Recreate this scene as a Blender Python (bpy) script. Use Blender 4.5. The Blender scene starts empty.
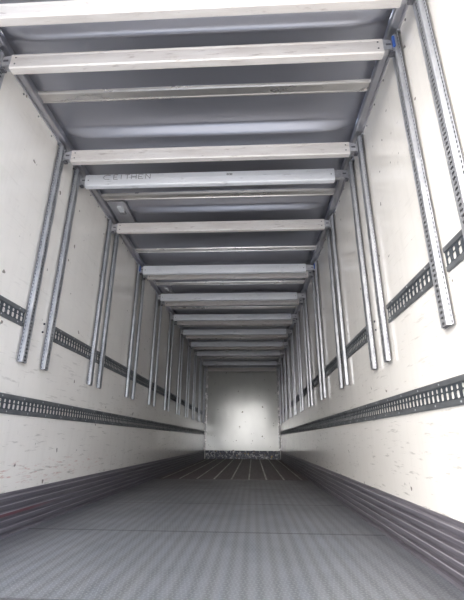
import bpy, bmesh, math, random
from mathutils import Matrix, Vector
random.seed(4)
S = bpy.context.scene
COL = S.collection

# ------------------------------------------------------------------ camera
yaw, pitch, roll, FPX = 0.0534, 0.345, 0.0075, 388.94
cam = bpy.data.cameras.new('camera')
cam.sensor_fit = 'VERTICAL'; cam.sensor_height = 36.0; cam.lens = FPX / 600 * 36.0
cam.clip_start = 0.01; cam.clip_end = 300
co = bpy.data.objects.new('camera', cam); COL.objects.link(co)
fwd = Vector((-math.sin(yaw)*math.cos(pitch), math.cos(yaw)*math.cos(pitch), math.sin(pitch)))
rt = Vector((math.cos(yaw), math.sin(yaw), 0)); up = rt.cross(fwd)
r2 = math.cos(roll)*rt + math.sin(roll)*up; u2 = -math.sin(roll)*rt + math.cos(roll)*up
M4 = Matrix((r2, u2, -fwd)).transposed().to_4x4(); M4.translation = Vector((0.342, 0.0, 0.580))
co.matrix_world = M4
S.camera = co

# ------------------------------------------------------------------ world, sun, exposure
world = bpy.data.worlds.new('sky'); S.world = world; world.use_nodes = True
wn = world.node_tree; wn.nodes.clear()
wo = wn.nodes.new('ShaderNodeOutputWorld'); bg = wn.nodes.new('ShaderNodeBackground')
tc = wn.nodes.new('ShaderNodeTexCoord'); dp = wn.nodes.new('ShaderNodeVectorMath'); dp.operation = 'DOT_PRODUCT'
dp.inputs[1].default_value = Vector((-0.62, -0.70, 0.36)).normalized()
ramp = wn.nodes.new('ShaderNodeValToRGB')
ramp.color_ramp.elements[0].position = 0.0; ramp.color_ramp.elements[0].color = (.62, .74, 1.0, 1)
ramp.color_ramp.elements[1].position = 1.0; ramp.color_ramp.elements[1].color = (3.0, 2.85, 2.7, 1)
e = ramp.color_ramp.elements.new(0.55); e.color = (.85, .9, 1.0, 1)
wn.links.new(tc.outputs['Generated'], dp.inputs[0]); wn.links.new(dp.outputs['Value'], ramp.inputs[0])
wn.links.new(ramp.outputs[0], bg.inputs[0]); bg.inputs[1].default_value = 2.4
wn.links.new(bg.outputs[0], wo.inputs[0])
sun = bpy.data.lights.new('sun', 'SUN'); sun.energy = 2.6; sun.angle = math.radians(2); sun.color = (1, .95, .88)
so = bpy.data.objects.new('sun', sun); COL.objects.link(so)
so.rotation_euler = Vector((0.25, 0.45, 1.0)).to_track_quat('Z', 'Y').to_euler()
S.view_settings.view_transform = 'Standard'; S.view_settings.look = 'None'
S.view_settings.gamma = 1; S.view_settings.exposure = 0.88; S.view_settings.use_curve_mapping = False
try:
    S.cycles.max_bounces = 24; S.cycles.diffuse_bounces = 16; S.cycles.glossy_bounces = 12
except Exception: pass

# ------------------------------------------------------------------ materials
def mat(name, col, rough=.5, metal=0.0, spec=.5):
    m = bpy.data.materials.new(name); m.use_nodes = True
    b = m.node_tree.nodes['Principled BSDF']
    b.inputs['Base Color'].default_value = (*col, 1); b.inputs['Roughness'].default_value = rough
    b.inputs['Metallic'].default_value = metal
    b.inputs['Specular IOR Level'].default_value = spec
    return m, m.node_tree, b
def node(nt, t, **kw):
    n = nt.nodes.new(t)
    for k, v in kw.items(): setattr(n, k, v)
    return n
def mapped(nt, scale=(1, 1, 1), rot=(0, 0, 0), loc=(0, 0, 0), world=True):
    if world: g = node(nt, 'ShaderNodeNewGeometry').outputs['Position']
    else: g = node(nt, 'ShaderNodeTexCoord').outputs['Object']
    mp = node(nt, 'ShaderNodeMapping'); nt.links.new(g, mp.inputs[0])
    mp.inputs['Scale'].default_value = scale; mp.inputs['Rotation'].default_value = rot; mp.inputs['Location'].default_value = loc
    return mp.outputs[0]
def noise(nt, vec, scale, detail=4, rough=.55, dist=0):
    n = node(nt, 'ShaderNodeTexNoise'); nt.links.new(vec, n.inputs['Vector'])
    n.inputs['Scale'].default_value = scale; n.inputs['Detail'].default_value = detail
    n.inputs['Roughness'].default_value = rough; n.inputs['Distortion'].default_value = dist
    return n.outputs['Fac']
def rng(nt, v, a, b, c=0.0, d=1.0):
    n = node(nt, 'ShaderNodeMapRange'); nt.links.new(v, n.inputs[0])
    for i, x in enumerate((a, b, c, d)): n.inputs[i+1].default_value = x
    return n.outputs[0]
def mth(nt, op, a, b=None):
    n = node(nt, 'ShaderNodeMath', operation=op)
    for i, x in enumerate((a, b)):
        if x is None: continue
        if isinstance(x, (int, float)): n.inputs[i].default_value = x
        else: nt.links.new(x, n.inputs[i])
    return n.outputs[0]
def mixc(nt, fac, a, b):
    n = node(nt, 'ShaderNodeMix', data_type='RGBA')
    if isinstance(fac, (int, float)): n.inputs[0].default_value = fac
    else: nt.links.new(fac, n.inputs[0])
    for i, x in ((6, a), (7, b)):
        if isinstance(x, tuple): n.inputs[i].default_value = (*x, 1)
        else: nt.links.new(x, n.inputs[i])
    return n.outputs[2]
def bump(nt, b, h, strength, dist=.01):
    n = node(nt, 'ShaderNodeBump'); n.inputs['Strength'].default_value = strength; n.inputs['Distance'].default_value = dist
    nt.links.new(h, n.inputs['Height']); nt.links.new(n.outputs[0], b.inputs['Normal'])

def wall_mat(name, red):
    m, nt, b = mat(name, (.8, .78, .74), .2, 0, .6)
    cloudy = rng(nt, noise(nt, mapped(nt, (1, .5, 1)), 2.2, 5), .3, .75)
    c = mixc(nt, cloudy, (.91, .885, .84), (.84, .81, .765))
    # grey scuffs, thin and stretched along the wall, denser low down
    s1 = rng(nt, noise(nt, mapped(nt, (1, 1.0, 9), rot=(.10, 0, 0)), 4.5, 6, .7), .58, .66)
    sx = node(nt, 'ShaderNodeSeparateXYZ'); nt.links.new(node(nt, 'ShaderNodeNewGeometry').outputs['Position'], sx.inputs[0])
    low = rng(nt, sx.outputs[2], 1.7, .25, .10, .60)
    c = mixc(nt, mth(nt, 'MULTIPLY', s1, low), c, (.36, .34, .31))
    s2 = rng(nt, noise(nt, mapped(nt, (1, 7, 1.8), rot=(-.9, 0, 0)), 2.6, 6, .7), .66, .72)
    c = mixc(nt, mth(nt, 'MULTIPLY', s2, .4), c, (.30, .28, .26))
    sp = rng(nt, noise(nt, mapped(nt), 13, 2), .72, .75)
    c = mixc(nt, mth(nt, 'MULTIPLY', sp, .8), c, (.16, .14, .12))
    # faint vertical dirty streaks
    st = rng(nt, noise(nt, mapped(nt, (1, 9, .7)), 2.0, 4), .5, .8)
    c = mixc(nt, mth(nt, 'MULTIPLY', st, .12), c, (.52, .50, .46))
    if red:
        r = rng(nt, noise(nt, mapped(nt, (1, 1.6, 12), loc=(0, 3, 0)), 4.0, 6, .7), .56, .63)
        r = mth(nt, 'MULTIPLY', r, rng(nt, mth(nt, 'ABSOLUTE', mth(nt, 'SUBTRACT', sx.outputs[2], .36)), .03, .10, 1, 0))
        r = mth(nt, 'MULTIPLY', r, rng(nt, sx.outputs[1], 5.0, 3.6, 0, .5))
        c = mixc(nt, r, c, (.52, .16, .13))
    nt.links.new(c, b.inputs['Base Color'])
    nt.links.new(rng(nt, cloudy, 0, 1, .11, .20), b.inputs['Roughness'])
    bump(nt, b, noise(nt, mapped(nt, (1, 1, .8)), 2.5, 3), .25, .01)
    return m
M_WALL_L = wall_mat('white_wall_panel_scuffed_red', True)
M_WALL_R = wall_mat('white_wall_panel', False)

def metal_mat(name, c1, c2, rough, metal=.85, scale=6.0, stretch=(1, 1, 1), dirt=None, bumpy=0):
    m, nt, b = mat(name, c1, rough, metal)
    v = mapped(nt, stretch)
    f = rng(nt, noise(nt, v, scale, 5, .6), .35, .7)
    c = mixc(nt, f, c1, c2)
    if dirt:
        d = rng(nt, noise(nt, mapped(nt, stretch, loc=(5, 2, 1)), scale*3.1, 5, .7), .58, .72)
        c = mixc(nt, mth(nt, 'MULTIPLY', d, .7), c, dirt)
    nt.links.new(c, b.inputs['Base Color'])
    nt.links.new(rng(nt, f, 0, 1, rough-.05, rough+.08), b.inputs['Roughness'])
    if bumpy: bump(nt, b, noise(nt, v, scale*2, 3), bumpy, .004)
    return m
M_CEIL = mat('brushed_roof_sheet', (.36, .37, .415), .30, .75)[0]
M_BOW = metal_mat('aluminium_roof_bow', (.74, .72, .69), (.62, .60, .58), .30, .85, 5, (.6, 2, 2))
M_BEAMC = metal_mat('weathered_aluminium', (.95, .915, .88), (.80, .75, .71), .40, .25, 5, (.5, 3, 3), (.40, .34, .30), .1)
M_BEAMB = metal_mat('bright_aluminium', (.94, .955, .985), (.88, .905, .95), .36, .1, 4, (.4, 2, 2), (.5, .5, .53))
M_RAIL = metal_mat('aluminium_top_rail', (.62, .62, .65), (.50, .50, .54), .34, .85, 3, (2, .5, 2))
M_GALV = metal_mat('galvanised_steel', (.54, .55, .57), (.40, .41, .44), .36, .6, 12)
M_TRACK = metal_mat('galvanised_cargo_rail', (.10, .115, .13), (.065, .075, .088), .48, .4, 9, (1, .6, 1), (.40, .42, .42))
M_FLANGE = metal_mat('galvanised_rail_edge', (.19, .20, .21), (.12, .13, .14), .5, .4, 9, (1, .6, 1))
M_STEEL = metal_mat('bracket_steel', (.42, .43, .45), (.28, .28, .30), .42, .8, 30)
M_BRK = metal_mat('end_bracket_steel', (.66, .66, .68), (.48, .48, .5), .38, .7, 30)
M_DARK = metal_mat('dark_steel_and_shade', (.11, .11, .13), (.07, .07, .08), .5, .5, 30)  # dark steel parts, and the shade painted behind the track holes
M_HOOK = metal_mat('hook_steel', (.22, .22, .24), (.15, .15, .17), .45, .6, 30)
M_RIVET = mat('rivet_steel', (.20, .20, .21), .5, .6)[0]
M_BLUE = mat('blue_plastic', (.05, .14, .50), .4)[0]
M_INK = mat('grey_ink', (.26, .25, .27), .7)[0]
M_TRIM = metal_mat('white_corner_trim', (.95, .94, .93), (.90, .88, .87), .25, .5, 6)
M_LENS = mat('lamp_lens', (.72, .74, .78), .25)[0]
M_ASPH = metal_mat('yard_concrete', (.38, .37, .35), (.30, .29, .28), .85, 0, 1.2)

# dark corrugated kick strip
def kick_mat(name, red):
    m, nt, b = mat(name, (.07, .062, .075), .42, .3)
    f = rng(nt, noise(nt, mapped(nt, (1, .35, 14)), 6, 6, .7), .45, .72)
    c = mixc(nt, f, (.155, .145, .17), (.24, .23, .26))
    d = rng(nt, noise(nt, mapped(nt, (1, .22, 10), loc=(1, 3, 2)), 11, 4, .7), .66, .74)
    c = mixc(nt, mth(nt, 'MULTIPLY', d, .4), c, (.38, .36, .37))
    if red:
        sx = node(nt, 'ShaderNodeSeparateXYZ'); nt.links.new(node(nt, 'ShaderNodeNewGeometry').outputs['Position'], sx.inputs[0])
        r = rng(nt, mth(nt, 'ABSOLUTE', mth(nt, 'SUBTRACT', sx.outputs[2], .125)), .006, .014, 1, 0)
        r = mth(nt, 'MULTIPLY', r, rng(nt, sx.outputs[1], 3.4, 2.9, 0, .8))
        c = mixc(nt, r, c, (.20, .06, .075))
    nt.links.new(c, b.inputs['Base Color'])
    return m
M_CREST = metal_mat('worn_kick_strip_crest', (.46, .44, .48), (.26, .25, .28), .4, .4, 7, (1, .3, 6))
M_KICK_L = kick_mat('dark_kick_strip_red_streak', True); M_KICK_R = kick_mat('dark_kick_strip', False)
m, nt, b = mat('scraped_kick_plate', (.04, .04, .05), .4, .3)
f = rng(nt, noise(nt, mapped(nt, (1, 1, 1.2)), 7, 5, .7, 1.5), .52, .62)
c = mixc(nt, f, (.05, .052, .07), (.42, .42, .42))
f = rng(nt, noise(nt, mapped(nt, (1, 1, 1), loc=(4, 0, 1)), 9, 3), .62, .68)
nt.links.new(mixc(nt, f, c, (.30, .22, .08)), b.inputs['Base Color']); M_KICK_B = m

# front bulkhead: grey glossy sheet with dents and dark knocks
m, nt, b = mat('bulkhead_sheet', (.6, .6, .57), .17, .12, .6)
cl = rng(nt, noise(nt, mapped(nt, (1, 1, .7)), 1.7, 5), .3, .7)
c = mixc(nt, cl, (.80, .80, .76), (.70, .70, .67))
sx = node(nt, 'ShaderNodeSeparateXYZ'); nt.links.new(node(nt, 'ShaderNodeNewGeometry').outputs['Position'], sx.inputs[0])
sp = rng(nt, noise(nt, mapped(nt), 6.5, 2), .71, .745)
sp = mth(nt, 'MULTIPLY', sp, rng(nt, sx.outputs[2], 2.5, 2.0, 0, 1))
c = mixc(nt, sp, c, (.07, .055, .03))
sp2 = rng(nt, noise(nt, mapped(nt, loc=(3, 1, 2)), 13, 2), .72, .76)
c = mixc(nt, mth(nt, 'MULTIPLY', sp2, .8), c, (.12, .10, .07))
nt.links.new(c, b.inputs['Base Color'])
bump(nt, b, noise(nt, mapped(nt, (1, 1, .8), loc=(2, 0, 0)), 2.0, 2), .13, .04); M_BULK = m

# tread plate
m, nt, b = mat('steel_tread_plate', (.3, .32, .34), .38, .7)
pos = node(nt, 'ShaderNodeNewGeometry').outputs['Position']
sx = node(nt, 'ShaderNodeSeparateXYZ'); nt.links.new(pos, sx.inputs[0])
X, Y = sx.outputs[0], sx.outputs[1]
def sn(v, period, off=0.0): return mth(nt, 'SINE', mth(nt, 'ADD', mth(nt, 'MULTIPLY', v, 2*math.pi/period), off))
# raised lozenges alternating left- and right-leaning, in rows
d1 = mth(nt, 'ADD', X, mth(nt, 'MULTIPLY', Y, .8)); d2 = mth(nt, 'SUBTRACT', X, mth(nt, 'MULTIPLY', Y, .8))
h = mth(nt, 'MULTIPLY', sn(d1, .030), sn(d2, .052)); h2 = mth(nt, 'MULTIPLY', sn(d1, .052, 1.0), sn(d2, .030, .5))
stud = rng(nt, mth(nt, 'MAXIMUM', h, h2), .5, .85)
row = mth(nt, 'ADD', sn(X, .070), mth(nt, 'MULTIPLY', noise(nt, mapped(nt, (6, .5, 1)), 2.0, 3), 1.6))
row = rng(nt, row, .3, 1.7)
fn = rng(nt, noise(nt, mapped(nt, (1, 1, 1)), 2.2, 5), .3, .7)
worn = rng(nt, noise(nt, mapped(nt, (5, .35, 1)), 2.6, 4), .35, .7)
c = mixc(nt, fn, (.44, .48, .545), (.33, .36, .41))
c = mixc(nt, mth(nt, 'MULTIPLY', worn, .45), c, (.50, .51, .52))
c = mixc(nt, mth(nt, 'MULTIPLY', row, .50), c, (.24, .25, .27))
c = mixc(nt, mth(nt, 'MULTIPLY', stud, .40), c, (.64, .67, .71))
deep_tone = rng(nt, Y, 2.6, 6.4, 0, .70)  # plate colour turns darker further into the trailer
c = mixc(nt, deep_tone, c, (.20, .18, .18))
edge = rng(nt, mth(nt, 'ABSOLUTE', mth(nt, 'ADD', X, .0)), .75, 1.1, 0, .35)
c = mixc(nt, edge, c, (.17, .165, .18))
seam = mth(nt, 'ABSOLUTE', mth(nt, 'SUBTRACT', mth(nt, 'FRACT', mth(nt, 'ADD', mth(nt, 'DIVIDE', mth(nt, 'SUBTRACT', Y, 2.955), 1.2155), .5)), .5))
c = mixc(nt, rng(nt, seam, .007, .018, .55, 0), c, (.10, .095, .095))
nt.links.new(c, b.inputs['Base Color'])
nt.links.new(rng(nt, fn, 0, 1, .40, .52), b.inputs['Roughness'])
bump(nt, b, stud, .55, .003); M_TREAD = m

m, nt, b = mat('dark_floor_boards', (.1, .08, .075), .55)
f = rng(nt, noise(nt, mapped(nt, (8, .5, 1)), 3, 6, .7), .3, .75)
c = mixc(nt, f, (.12, .098, .098), (.22, .19, .185))
nt.links.new(c, b.inputs['Base Color']); M_BOARD = m
M_STRIP = metal_mat('worn_floor_strip', (.62, .60, .57), (.30, .28, .27), .35, .6, 3, (3, .6, 1))

# ------------------------------------------------------------------ mesh helpers
def link(name, bm, material, parent=None, loc=None, smooth=False, solid=0, bevel=0):
    me = bpy.data.meshes.new(name)
    bmesh.ops.recalc_face_normals(bm, faces=bm.faces[:])
    bm.to_mesh(me); bm.free()
    mats = material if isinstance(material, (list, tuple)) else [material]
    for mm in mats: me.materials.append(mm)
    if smooth:
        for p in me.polygons: p.use_smooth = True
    o = bpy.data.objects.new(name, me); COL.objects.link(o)
    if parent: o.parent = parent
    if loc: o.location = loc
    if bevel:
        md = o.modifiers.new('bevel', 'BEVEL'); md.width = bevel; md.segments = 2; md.limit_method = 'ANGLE'
    if solid:
        md = o.modifiers.new('thickness', 'SOLIDIFY'); md.thickness = abs(solid); md.offset = 1 if solid > 0 else -1
    return o
def box(bm, x0, x1, y0, y1, z0, z1, mi=0):
    v = [bm.verts.new((x, y, z)) for x in (x0, x1) for y in (y0, y1) for z in (z0, z1)]
    for f in ((0,1,3,2), (4,6,7,5), (0,4,5,1), (2,3,7,6), (0,2,6,4), (1,5,7,3)):
        bm.faces.new([v[i] for i in f]).material_index = mi
def extrude_profile(bm, prof, axis, a, b, closed=True, mi=0):
    """prof: list of 2-D points; axis 'x' -> points are (y,z); 'y' -> (x,z); 'z' -> (x,y)"""
    def P(p, t):
        return {'x': (t, p[0], p[1]), 'y': (p[0], t, p[1]), 'z': (p[0], p[1], t)}[axis]
    A = [bm.verts.new(P(p, a)) for p in prof]; B = [bm.verts.new(P(p, b)) for p in prof]
    n = len(prof)
    for i in range(n if closed else n-1):
        j = (i+1) % n
        bm.faces.new((A[i], A[j], B[j], B[i])).material_index = mi
    if closed:
        bm.faces.new(A).material_index = mi; bm.faces.new(B[::-1]).material_index = mi
def disc(bm, c, n, r, h, seg=8, mi=0):
    n = Vector(n).normalized(); t = n.orthogonal().normalized(); s = n.cross(t); c = Vector(c)
    A = []; B = []
    for k in range(seg):
        a = 2*math.pi*k/seg; d = t*math.cos(a)+s*math.sin(a)
        A.append(bm.verts.new(c+d*r)); B.append(bm.verts.new(c+d*r*.75+n*h))
    for k in range(seg):
        j = (k+1) % seg; bm.faces.new((A[k], A[j], B[j], B[k])).material_index = mi
    bm.faces.new(B).material_index = mi; bm.faces.new(A[::-1]).material_index = mi
def holed(bm, P, u0, u1, v0, v1, hu, hv, cu=None, cv=None, power=3.0, mi=0, cache=None):
    """one rectangular module in the (u,v) plane with a rounded hole; P maps (u,v) to a point"""
    cu = (u0+u1)/2 if cu is None else cu; cv = (v0+v1)/2 if cv is None else cv
    angs = []
    for (x, y) in ((u1, v1), (u0, v1), (u0, v0), (u1, v0)): angs.append(math.atan2(y-cv, x-cu) % (2*math.pi))
    angs = sorted(set(angs + [k*math.pi/4 for k in range(8)]))
    O = []; I = []
    def vert(p):
        if cache is None: return bm.verts.new(p)
        k = tuple(round(q, 5) for q in p)
        if k not in cache: cache[k] = bm.verts.new(p)
        return cache[k]
    for a in angs:
        c, s = math.cos(a), math.sin(a)
        t = min(((u1-cu)/c if c > 1e-9 else (u0-cu)/c if c < -1e-9 else 1e9), ((v1-cv)/s if s > 1e-9 else (v0-cv)/s if s < -1e-9 else 1e9))
        O.append(vert(P(cu+c*t, cv+s*t)))
        r = (abs(c/hu)**power + abs(s/hv)**power)**(-1/power)
        I.append(bm.verts.new(P(cu+c*r, cv+s*r)))
    n = len(angs)
    for k in range(n):
        j = (k+1) % n; bm.faces.new((O[k], O[j], I[j], I[k])).material_index = mi

def thing(name, label, cat, loc=(0, 0, 0), group=None, rotz=0):
    o = bpy.data.objects.new(name, None); COL.objects.link(o); o.empty_display_size = .05
    o.location = loc; o.rotation_euler = (0, 0, rotz); o['label'] = label; o['category'] = cat
    if group: o['group'] = group
    return o
def dup(root, loc, label, rotz=None):
    r = root.copy(); COL.objects.link(r); r.location = loc; r['label'] = label
    if rotz is not None: r.rotation_euler = (0, 0, rotz)
    for ch in list(root.children):
        c = ch.copy(); COL.objects.link(c); c.parent = r
        for g in list(ch.children):
            d = g.copy(); COL.objects.link(d); d.parent = c
    return r
def struct(o): o['kind'] = 'structure'; return o

# ------------------------------------------------------------------ setting
HW = 1.24; Y0 = 0.25; Y1 = 13.35; ZR = 2.88; ZC = 2.935
for s, nm, mm in ((-1, 'wall_left', M_WALL_L), (1, 'wall_right', M_WALL_R)):
    bm = bmesh.new(); box(bm, min(s*HW, s*(HW+.05)), max(s*HW, s*(HW+.05)), Y0, Y1+.05, -.12, ZC+.06)
    struct(link(nm, bm, mm))
bm = bmesh.new(); box(bm, -HW, HW, Y1, Y1+.05, -.12, ZC+.06); struct(link('wall_back', bm, M_BULK))
# floor: boards with metal strips at the far end, tread plate sheets nearer
bm = bmesh.new(); box(bm, -HW, HW, 6.62, Y1, -.12, 0)
struct(link('floor', bm, M_BOARD))
bm = bmesh.new()
for k in range(-4, 5):
    x = k*.272 - .0
    box(bm, x-.012, x+.012, 6.64, Y1-.02, 0, .004)
struct(link('floor_strip', bm, M_STRIP))
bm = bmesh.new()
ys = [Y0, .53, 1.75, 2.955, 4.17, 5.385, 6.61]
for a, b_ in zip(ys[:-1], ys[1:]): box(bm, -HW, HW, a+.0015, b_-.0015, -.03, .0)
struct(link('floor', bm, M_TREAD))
bm = bmesh.new(); box(bm, -HW, HW, Y0, 6.62, -.12, -.031)
struct(link('floor', bm, M_DARK))
# ceiling sheet with soft ripples between the roof bows
bows = [0.88, 2.105, 3.35, 4.56, 5.72, 6.95, 8.15, 9.35, 10.55, 11.75]
ripples = [1.645, 2.475, 3.61, 4.99, 6.2, 7.45, 8.7, 9.9, 11.15, 12.4]
bm = bmesh.new(); prof = []
n = 1000
for i in range(n+1):
    y = Y0 + (Y1-Y0)*i/n; z = ZC + .004*math.sin(y*2.3)
    bd = 0; lamp = 0
    for k, r in enumerate(ripples):
        t = (y-(r-.075))/.075 if y < r else 1-(y-r)/.040
        t = max(0, min(1, t)); t = t*t*(3-2*t)
        if t > 0: bd = (.055 + .004*math.sin(k*2.1))*t; lamp = 1 if k in (2, 4) else 0
    prof.append((y, z, bd, lamp))
NX = 30
grid = []
for j in range(NX+1):
    x = -1.177 + 2.354*j/NX; row_ = []
    edge = min(1, (1.177-abs(x))/.22) if abs(x) < 1.177 else 0
    edge = edge*edge*(3-2*edge)
    for (y, z, bd, lamp) in prof:
        e2 = max(0, min(1, (x+.955)/.12)) if lamp else 1
        zz = ZC + (z-ZC)*edge - bd*min(edge, e2*e2*(3-2*e2)) + .002*math.sin(x*2.2+y*1.3)
        row_.append(bm.verts.new((x, y, zz)))
    grid.append(row_)
for j in range(NX):
    for i in range(n): bm.faces.new((grid[j][i], grid[j+1][i], grid[j+1][i+1], grid[j][i+1]))
o = link('ceiling', bm, M_CEIL, smooth=True)
md = o.modifiers.new('thickness', 'SOLIDIFY'); md.thickness = .03; md.offset = 1
for p in o.data.polygons:
    pass
if o.data.polygons[0].normal.z < 0: md.offset = -1
struct(o)
# side top rails with rivets
for k, s in enumerate((-1, 1)):
    bm = bmesh.new()
    prof = [(s*HW, ZR-.002), (s*(HW-.012), ZR-.002), (s*(HW-.014), ZR+.012), (s*(HW-.052), ZR+.010), (s*(HW-.060), ZR+.014), (s*(HW-.061), ZC+.03), (s*HW, ZC+.03)]
    extrude_profile(bm, prof, 'y', Y0, Y1)
    y = .6
    while y < Y1-.1:
        disc(bm, (s*(HW-.0005), y, ZR-.03), (-s, 0, 0), .008, .005, 6, 1); y += .2
    struct(link('trim_%d' % (k+1), bm, [M_RAIL, M_RIVET]))
# ribbed kick strips along both walls
for s, nm, mm in ((-1, 'baseboard_left', M_KICK_L), (1, 'baseboard_right', M_KICK_R)):
    bm = bmesh.new(); pr = [(0, .252), (.006, .252), (.010, .247)]
    z = .240
    for k in range(5):
        pr += [(.012, z), (.012, z-.008), (.026, z-.012), (.028, z-.017), (.026, z-.034), (.012, z-.038)]; z -= .044
    pr += [(.014, .016), (.038, .012), (.042, .0), (0, .0)]
    P2 = [(s*(HW-x), zz) for x, zz in pr]
    extrude_profile(bm, P2, 'y', Y0, Y1-.012)
    for f in bm.faces:
        zs = [v.co.z for v in f.verts]; xs = [abs(v.co.x) for v in f.verts]
        if len(f.verts) == 4 and max(xs) < HW-.020 and max(zs)-min(zs) < .006: f.material_index = 1
    struct(link(nm, bm, [mm, M_CREST]))
bm = bmesh.new(); extrude_profile(bm, [(Y1, .255), (Y1-.012, .255), (Y1-.016, .24), (Y1-.016, .0), (Y1, .0)], 'x', -HW+.04, HW-.04)
struct(link('baseboard_back', bm, M_KICK_B))
# corner trims and head trim on the front bulkhead, with rivets
for k, s in enumerate((-1, 1)):
    bm = bmesh.new()
    extrude_profile(bm, [(s*HW, Y1), (s*(HW-.075), Y1), (s*(HW-.075), Y1-.006)] + [(s*(HW-.040+.026*math.cos(a)), Y1-.006-.024*math.sin(a)) for a in [math.pi*q/8 for q in range(8, -1, -1)]] + [(s*(HW-.006), Y1-.010), (s*(HW-.006), Y1-.07), (s*HW, Y1-.07)], 'z', .26, 2.85)
    z = .35
    while z < 2.8:
        disc(bm, (s*(HW-.062), Y1-.006, z), (0, -1, 0), .014, .006, 6, 1); disc(bm, (s*(HW-.005), Y1-.055, z+.05), (-s, 0, 0), .012, .006, 6, 1); z += .155
    struct(link('trim_%d' % (k+3), bm, [M_TRIM, M_RIVET]))
bm = bmesh.new(); extrude_profile(bm, [(Y1, 2.93), (Y1-.05, 2.93), (Y1-.05, 2.80), (Y1-.012, 2.79), (Y1, 2.79)], 'x', -HW+.11, HW-.11)
for i in range(16): disc(bm, (-1.08+i*.144, Y1-.05, 2.87), (0, -1, 0), .013, .006, 6, 1)
struct(link('trim_5', bm, [M_RAIL, M_RIVET]))
bm = bmesh.new(); box(bm, -40, 40, -60, 24, -1.25, -1.2); struct(link('ground', bm, M_ASPH))

ORD = ['first', 'second', 'third', 'fourth', 'fifth', 'sixth', 'seventh', 'eighth', 'ninth', 'tenth', 'eleventh', 'twelfth']
# ------------------------------------------------------------------ roof bows
bm = bmesh.new()
extrude_profile(bm, [(-.050, .034), (-.049, .014), (-.044, .005), (-.034, .0), (-.012, .0), (-.008, .006), (.028, .006), (.032, .0), (.040, .0), (.044, .008), (.044, .034)], 'x', -1.179, 1.179)
bow0 = link('roof_bow', bm, M_BOW); bow0['category'] = 'roof bow'; bow0['group'] = 'roof bows under the roof sheet'
for i, y in enumerate(bows):
    o = bow0 if i == 0 else bow0.copy()
    if i: COL.objects.link(o)
    o.location = (0, y, ZC-.019)
    o['label'] = ('thin fixed aluminium roof bow overhead, close to the open rear end' if i == 0 else
                  'thin fixed aluminium roof bow against the roof sheet, %s counted from the camera' % ORD[i-1])

# ------------------------------------------------------------------ perforated hanging tracks
ZPB, ZPT = 1.064, 2.862
def post_mesh():
    bm = bmesh.new(); L = ZPT-ZPB; pitch = .0257; n = int(L/pitch); pitch = L/n
    cache = {}
    def mk(v0, v1, f, hu, hv):
        for i in range(n): holed(bm, f, i*pitch, (i+1)*pitch, v0, v1, hu, hv, power=2.5, cache=cache)
    def plain(p, q):
        v = [bm.verts.new((p[0], p[1], 0)), bm.verts.new((q[0], q[1], 0)), bm.verts.new((q[0], q[1], L)), bm.verts.new((p[0], p[1], L))]
        bm.faces.new(v)
    # x = out from the wall, y = along the wall
    mk(-.026, .026, lambda u, v: (.022, v, u), .0068, .0130)
    plain((.022, -.026), (.020, -.028)); plain((.020, -.028), (.003, -.029)); plain((.022, .026), (.020, .028)); plain((.020, .028), (.003, .029))
    cache.clear(); mk(-.050, -.029, lambda u, v: (.003, v, u), .0080, .0060)
    cache.clear(); mk(.029, .050, lambda u, v: (.003, v, u), .0080, .0060)
    bmesh.ops.remove_doubles(bm, verts=bm.verts[:], dist=.00005)
    return bm
pairs = [(1.415, 1.725)] + [(2.550, 2.850), (3.71, 3.945), (4.87, 5.13), (5.97, 6.28), (7.08, 7.38), (8.22, 8.50), (9.32, 9.62), (10.40, 10.70), (11.55, 11.82), (12.65, 12.92)]
pgroup = 'perforated hanging tracks along the walls'
def post_label(s, i, j):
    side = 'left' if s < 0 else 'right'
    if i == 0:
        if s > 0:
            return ('perforated steel track nearest the camera on the right wall, running out of the frame' if j == 0 else
                    'perforated steel track with its lower end beside the gap in the upper right cargo rail')
        return 'perforated steel track at the left edge of the frame, %s of its pair' % ('nearer' if j == 0 else 'farther')
    k = i-1 if s < 0 else i
    if i >= 9:
        return 'thin perforated track, %s wall, %s one of the %s pair before the bulkhead' % (side, ('nearer', 'farther')[j], ('last', 'penultimate')[10-i])
    return 'perforated steel track on the %s wall, %s of the %s pair from the camera' % (side, ('nearer', 'farther')[j], ORD[k])
def bracket_mesh():
    bm = bmesh.new(); T = ZPT-ZPB
    box(bm, -.0155, .0065, -.050, .050, T-.002, T+.016)
    box(bm, .0, .026, -.032, .032, T-.001, T+.003)
    disc(bm, (.0065, .026, T+.006), (1, 0, 0), .006, .004, 6); disc(bm, (.0065, -.026, T+.006), (1, 0, 0), .006, .004, 6)
    return bm
p0 = thing('perforated_track', post_label(1, 0, 0), 'hanging track', (HW-.0155, pairs[0][0], ZPB), pgroup, math.pi)
link('track_profile', post_mesh(), M_GALV, p0, solid=.0018)
bm = bmesh.new(); box(bm, -.0012, .0006, -.049, .049, 0, ZPT-ZPB-.003)
link('hole_shade_strip', bm, M_DARK, p0)  # added dark strip: colours in the shade inside the channel, so holes read dark
link('top_plate', bracket_mesh(), M_STEEL, p0)
def cap():
    bm = bmesh.new(); extrude_profile(bm, [(.001, -.027), (.022, -.024), (.022, .024), (.001, .027)], 'z', .001, .004); return bm
link('end_stop', cap(), M_DARK, p0)
for i, pr in enumerate(pairs):
    for j, y in enumerate(pr):
        for s in (1, -1):
            if i == 0 and j == 0 and s == 1: continue
            dup(p0, (s*(HW-.0155), y, ZPB), post_label(s, i, j), math.pi if s > 0 else 0)

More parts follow.
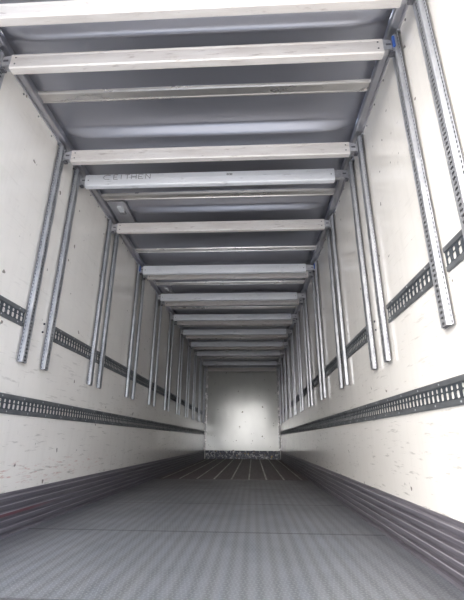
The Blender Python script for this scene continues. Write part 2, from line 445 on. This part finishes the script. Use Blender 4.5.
# ------------------------------------------------------------------ cargo rails on the walls (slotted strips)
def cargo_rail(s, ya, yb, zb, label, group):
    H = .1215; t = thing('cargo_rail', label, 'cargo rail', (s*HW, ya, zb), group)
    L = yb-ya; n = max(1, round(L/.050)); p = L/n
    bm = bmesh.new(); X_ = lambda o_: -s*o_
    c1 = {}
    for i in range(n):
        holed(bm, lambda u, v: (X_(.004), u, v), i*p, (i+1)*p, \
            .027, .066, .0130, .0175, cv=.0475, power=6, cache=c1)
        holed(bm, lambda u, v: (X_(.004), u, v), i*p, (i+1)*p, \
            .066, .0945, .0105, .0110, cu=(i+.45)*p, cv=.0795, power=2.6, cache=c1)
    f = link('slotted_face', bm, M_TRACK, t)
    md = f.modifiers.new('thickness', 'SOLIDIFY'); md.thickness = .002; md.offset = 0
    bm = bmesh.new()
    extrude_profile(bm, [(0, .0935), (X_(.003), .0935), (X_(.011), .097), (X_(.012), .115), (X_(.010), .1215), (0, .1215)], 'y', 0, L)
    extrude_profile(bm, [(0, 0), (X_(.010), .0), (X_(.012), .005), (X_(.011), .024), (X_(.003), .0275), (0, .0275)], 'y', 0, L)
    y = .08; k = 0
    while y < L:
        disc(bm, (X_(.0115), y, .107), (-s, 0, 0), .006, .0018, 6, 1); disc(bm, (X_(.0115), y+.07 if y+.07 < L else y, .014), (-s, 0, 0), .006, .0018, 6, 1); y += .25
    link('rail_edge', bm, [M_FLANGE, M_GALV], t)
    return t
ZU, ZL = 1.303, .7265
gr = 'slotted cargo rails'
cargo_rail(-1, Y0+.1, Y1-.075, ZL, 'dark slotted steel rail running the whole left wall, the lower of its two rails', gr)
cargo_rail(1, Y0+.1, Y1-.075, ZL, 'dark slotted steel rail running the whole right wall, the lower of its two rails', gr)
cargo_rail(-1, Y0+.1, 2.500, ZU, 'short end of upper slotted rail at the left edge, before the hanging tracks', gr)
cargo_rail(-1, 2.945, Y1-.075, ZU, 'long upper slotted rail on the left wall, ending at the bulkhead', gr)
cargo_rail(1, Y0+.1, 1.665, ZU, 'short piece of upper slotted rail at the right edge of the frame', gr)
cargo_rail(1, 1.785, 2.48, ZU, 'short length of upper right slotted rail between the two nearest track pairs', gr)
cargo_rail(1, 2.91, Y1-.075, ZU, 'long upper slotted rail on the right wall, ending at the bulkhead', gr)
# pale joint piece where the right upper rail is cut beside the near track
# screws left in the wall between the tracks of the nearest pair
for s, sd in ((-1, 'left'), (1, 'right')):
    pts = [(2.615, 1.40), (2.605, 1.335), (2.775, 1.40), (2.77, 1.335)]
    for k, (y, z) in enumerate(pts):
        bm = bmesh.new(); disc(bm, (0, 0, 0), (-s, 0, 0), .009, .008, 8)
        o = link('screw', bm, M_DARK, None, (s*(HW-.0003), y, z))
        o['category'] = 'screw'; o['group'] = 'bare screws in the walls'
        o['label'] = 'small dark screw in the gap of the upper %s rail, %s, beside the %s track' % (sd, ('top', 'bottom')[k % 2], ('nearer', 'farther')[k//2])

# ------------------------------------------------------------------ cross beams hung between the tracks
ZB = 2.722
def end_bracket(side, body_x, blue=False):
    """side -1/+1; returns bmeshes for bracket and hook, from body end to the track face (x=1.209)"""
    a, b_ = sorted((side*body_x, side*1.194))
    bm = bmesh.new()
    extrude_profile(bm, [(side*body_x, .022), (side*body_x, .104), (side*1.170, .100), (side*1.194, .086), (side*1.194, .036), (side*1.170, .026)], 'y', -.026, -.020)
    box(bm, a, b_, -.020, .020, .026, .032); box(bm, a, b_, -.020, .020, .086, .092)
    box(bm, *sorted((side*1.190, side*1.1985)), -.030, .024, .014, .118)
    hk = bmesh.new()
    box(hk, *sorted((side*1.172, side*1.1995)), -.022, .012, .004, .020)
    box(hk, *sorted((side*1.150, side*1.180)), -.029, -.0262, .056, .068)
    return bm, hk
bgroup = 'cross beams hung between the tracks'
def make_beam(kind, loc, label, blue=None):
    t = thing('cross_beam', label, 'beam', loc, bgroup)
    if kind == 'box':
        bm = bmesh.new()
        prof = [(-.026, .004), (-.022, .0), (.018, .0), (.024, .003), (.026, .012), (.026, .112), (.020, .118), (-.020, .118), (-.026, .112), (-.0285, .108),
                (-.0285, .098), (-.026, .096), (-.026, .030), (-.0285, .027), (-.0285, .006)]
        extrude_profile(bm, prof, 'x', -1.135, 1.135)
        link('beam_body', bm, M_BEAMC, t)
        ex = (1.135, 1.135)
    else:
        bm = bmesh.new()
        prof = [(-.030, .006), (-.026, .0), (-.014, -.004), (.018, -.004), (.028, .006), (.028, .112), (.018, .122), (-.014, .122), (-.026, .118), (-.030, .112),
                (-.032, .095), (-.034, .062), (-.032, .028)]
        extrude_profile(bm, prof, 'x', -1.150, 1.080)
        link('beam_body', bm, M_BEAMB, t)
        ex = (1.150, 1.080)
    for side, e_ in ((-1, ex[0]), (1, ex[1])):
        bm, hk = end_bracket(side, e_)
        br = link('end_bracket', bm, M_BRK, t)
        link('locking_hook', hk, M_HOOK, br)
        if blue and side in blue:
            bm = bmesh.new(); box(bm, *sorted((side*1.186, side*1.1995)), -.042, -.0302, .034, .112)
            o = link('release_tab', bm, M_BLUE, br); o['label'] = 'blue plastic release tab'
    # bolts at the ends of the front face
    bm = bmesh.new()
    for side, e_ in ((-1, ex[0]), (1, ex[1])):
        for zz in ((.055,) if kind == 'slide' else (.035, .085)): disc(bm, (side*(e_-.03), -.033 if kind == 'slide' else -.026, zz), (0, -1, 0), .006, .003, 6)
    link('bolt', bm, M_RIVET, t)
    return t
BL = [
 ('box', 1.425, 'broad aluminium cross beam nearest the camera, at the very top of the picture', None),
 ('box', 1.722, 'second aluminium cross beam from the camera, with a blue tab at its right end', (1,)),
 ('box', 2.577, 'cream stained aluminium cross beam just in front of the beam with handwriting', None),
 ('slide', 2.905, 'pale bluish aluminium cross beam with faint handwriting near its left end', None),
 ('box', 3.735, 'cream stained cross beam standing alone, just behind the small ceiling lamp', None),
 ('slide', 4.875, 'bluish white cross beam with blue tabs at both ends', (1, -1)),
 ('box', 5.060, 'dull cream cross beam tucked close behind the beam with two blue tabs', None),
 ('slide', 5.965, 'bright cross beam over the fourth pair of tracks on the left wall, nearer one', None),
 ('box', 6.215, 'duller cross beam over the fourth pair of tracks on the left wall, farther one', None),
 ('slide', 7.09, 'bright cross beam over the fifth pair of tracks on the left wall, nearer one', None),
 ('box', 7.385, 'duller cross beam over the fifth pair of tracks on the left wall, farther one', None),
 ('slide', 8.17, 'bright cross beam over the sixth pair of tracks on the left wall, nearer one', None),
 ('box', 8.46, 'duller cross beam over the sixth pair of tracks on the left wall, farther one', None),
 ('slide', 9.30, 'bright cross beam over the seventh pair of tracks on the left wall, nearer one', None),
 ('box', 9.60, 'duller cross beam over the seventh pair of tracks on the left wall, farther one', None),
 ('slide', 10.38, 'bright cross beam over the eighth pair of tracks on the left wall', None),
 ('slide', 11.83, 'bright cross beam second to last before the bulkhead', None),
 ('box', 12.93, 'last cross beam, right in front of the bulkhead', None),
]
protos = {}
for kind, y, lab, blue in BL:
    if blue is None and kind in protos: b0 = dup(protos[kind], (0, y, ZB), lab)
    else:
        b0 = make_beam(kind, (0, y, ZB), lab, blue)
        if blue is None and 'handwriting near' not in lab: protos[kind] = b0
    if 'handwriting' in lab and kind == 'slide':
        # hand lettered word and a tiny printed label on the front face
        bm = bmesh.new()
        def stroke(p, q, w=.0022):
            P_ = Vector((p[0], 0, p[1])); Q = Vector((q[0], 0, q[1])); d = (Q-P_).normalized(); nrm = Vector((-d.z, 0, d.x))*w
            vs = [bm.verts.new(v + Vector((0, yy, 0))) for yy in (0, -.0008) for v in (P_-nrm, Q-nrm, Q+nrm, P_+nrm)]
            for f in ((0,1,2,3), (7,6,5,4), (0,4,5,1), (1,5,6,2), (2,6,7,3), (3,7,4,0)): bm.faces.new([vs[i] for i in f])
        L = {'C': [((1, .85), (.6, 1)), ((.6, 1), (.15, .8)), ((.15, .8), (0, .4)), ((0, .4), (.25, .05)), ((.25, .05), (.9, .05))],
             'E': [((0, 0), (0, 1)), ((0, 1), (.8, 1)), ((0, .5), (.6, .5)), ((0, 0), (.8, 0))],
             'I': [((.3, 0), (.3, 1))], 'T': [((.45, 0), (.45, 1)), ((0, .95), (.9, 1))],
             'H': [((0, 0), (0, 1)), ((.8, 0), (.8, 1)), ((0, .5), (.8, .5))], 'N': [((0, 0), (0, 1)), ((0, 1), (.8, 0)), ((.8, 0), (.8, 1))]}
        x = -.985
        for ch, w in zip('CEITHEN', (.066, .048, .030, .050, .052, .052, .052)):
            for p, q in L[ch]:
                stroke((x+p[0]*w, .058+p[1]*.048), (x+q[0]*w, .058+q[1]*.048))
            x += w + (.030 if ch == 'C' else .012)
        wr = link('handwriting', bm, M_INK, b0, (0, -.0338, 0))
        bm = bmesh.new(); x = .135
        for dx in (0, .018, .034):
            for p, q in (((0, 0), (0, 1)), ((0, 1), (.8, 1)), ((.8, 1), (.8, 0)), ((0, 0), (.8, 0)), ((0, .5), (.8, .5)))[:5 if dx != .018 else 4]:
                stroke((x+dx+p[0]*.014, .072+p[1]*.018), (x+dx+q[0]*.014, .072+q[1]*.018), .0018)
        link('printed_mark', bm, M_INK, b0, (0, -.0338, 0))

# ------------------------------------------------------------------ small lamps on plates under the roof at the left
for k, (y, lab) in enumerate(((3.41, 'small clear roof lamp on a grey plate above the left wall, the nearer one'), (5.78, 'small roof lamp on a grey plate above the left wall, the farther one'))):
    t = thing('roof_lamp', lab, 'lamp', (-1.05, y, ZC-.002), 'roof lamps above the left wall')
    bm = bmesh.new(); box(bm, -.110, .068, 0, .46, -.022, -.004); box(bm, .060, .078, 0, .46, -.030, 0.0)
    link('mounting_plate', bm, M_RAIL, t, bevel=.003)
    bm = bmesh.new(); extrude_profile(bm, [(-.028, -.022), (.028, -.022), (.022, -.046), (-.022, -.046)], 'y', .07, .17)
    link('lens', bm, M_LENS, t, bevel=.004)
    bm = bmesh.new(); box(bm, -.034, .034, .17, .22, -.040, -.022); link('housing', bm, M_STEEL, t, bevel=.003)
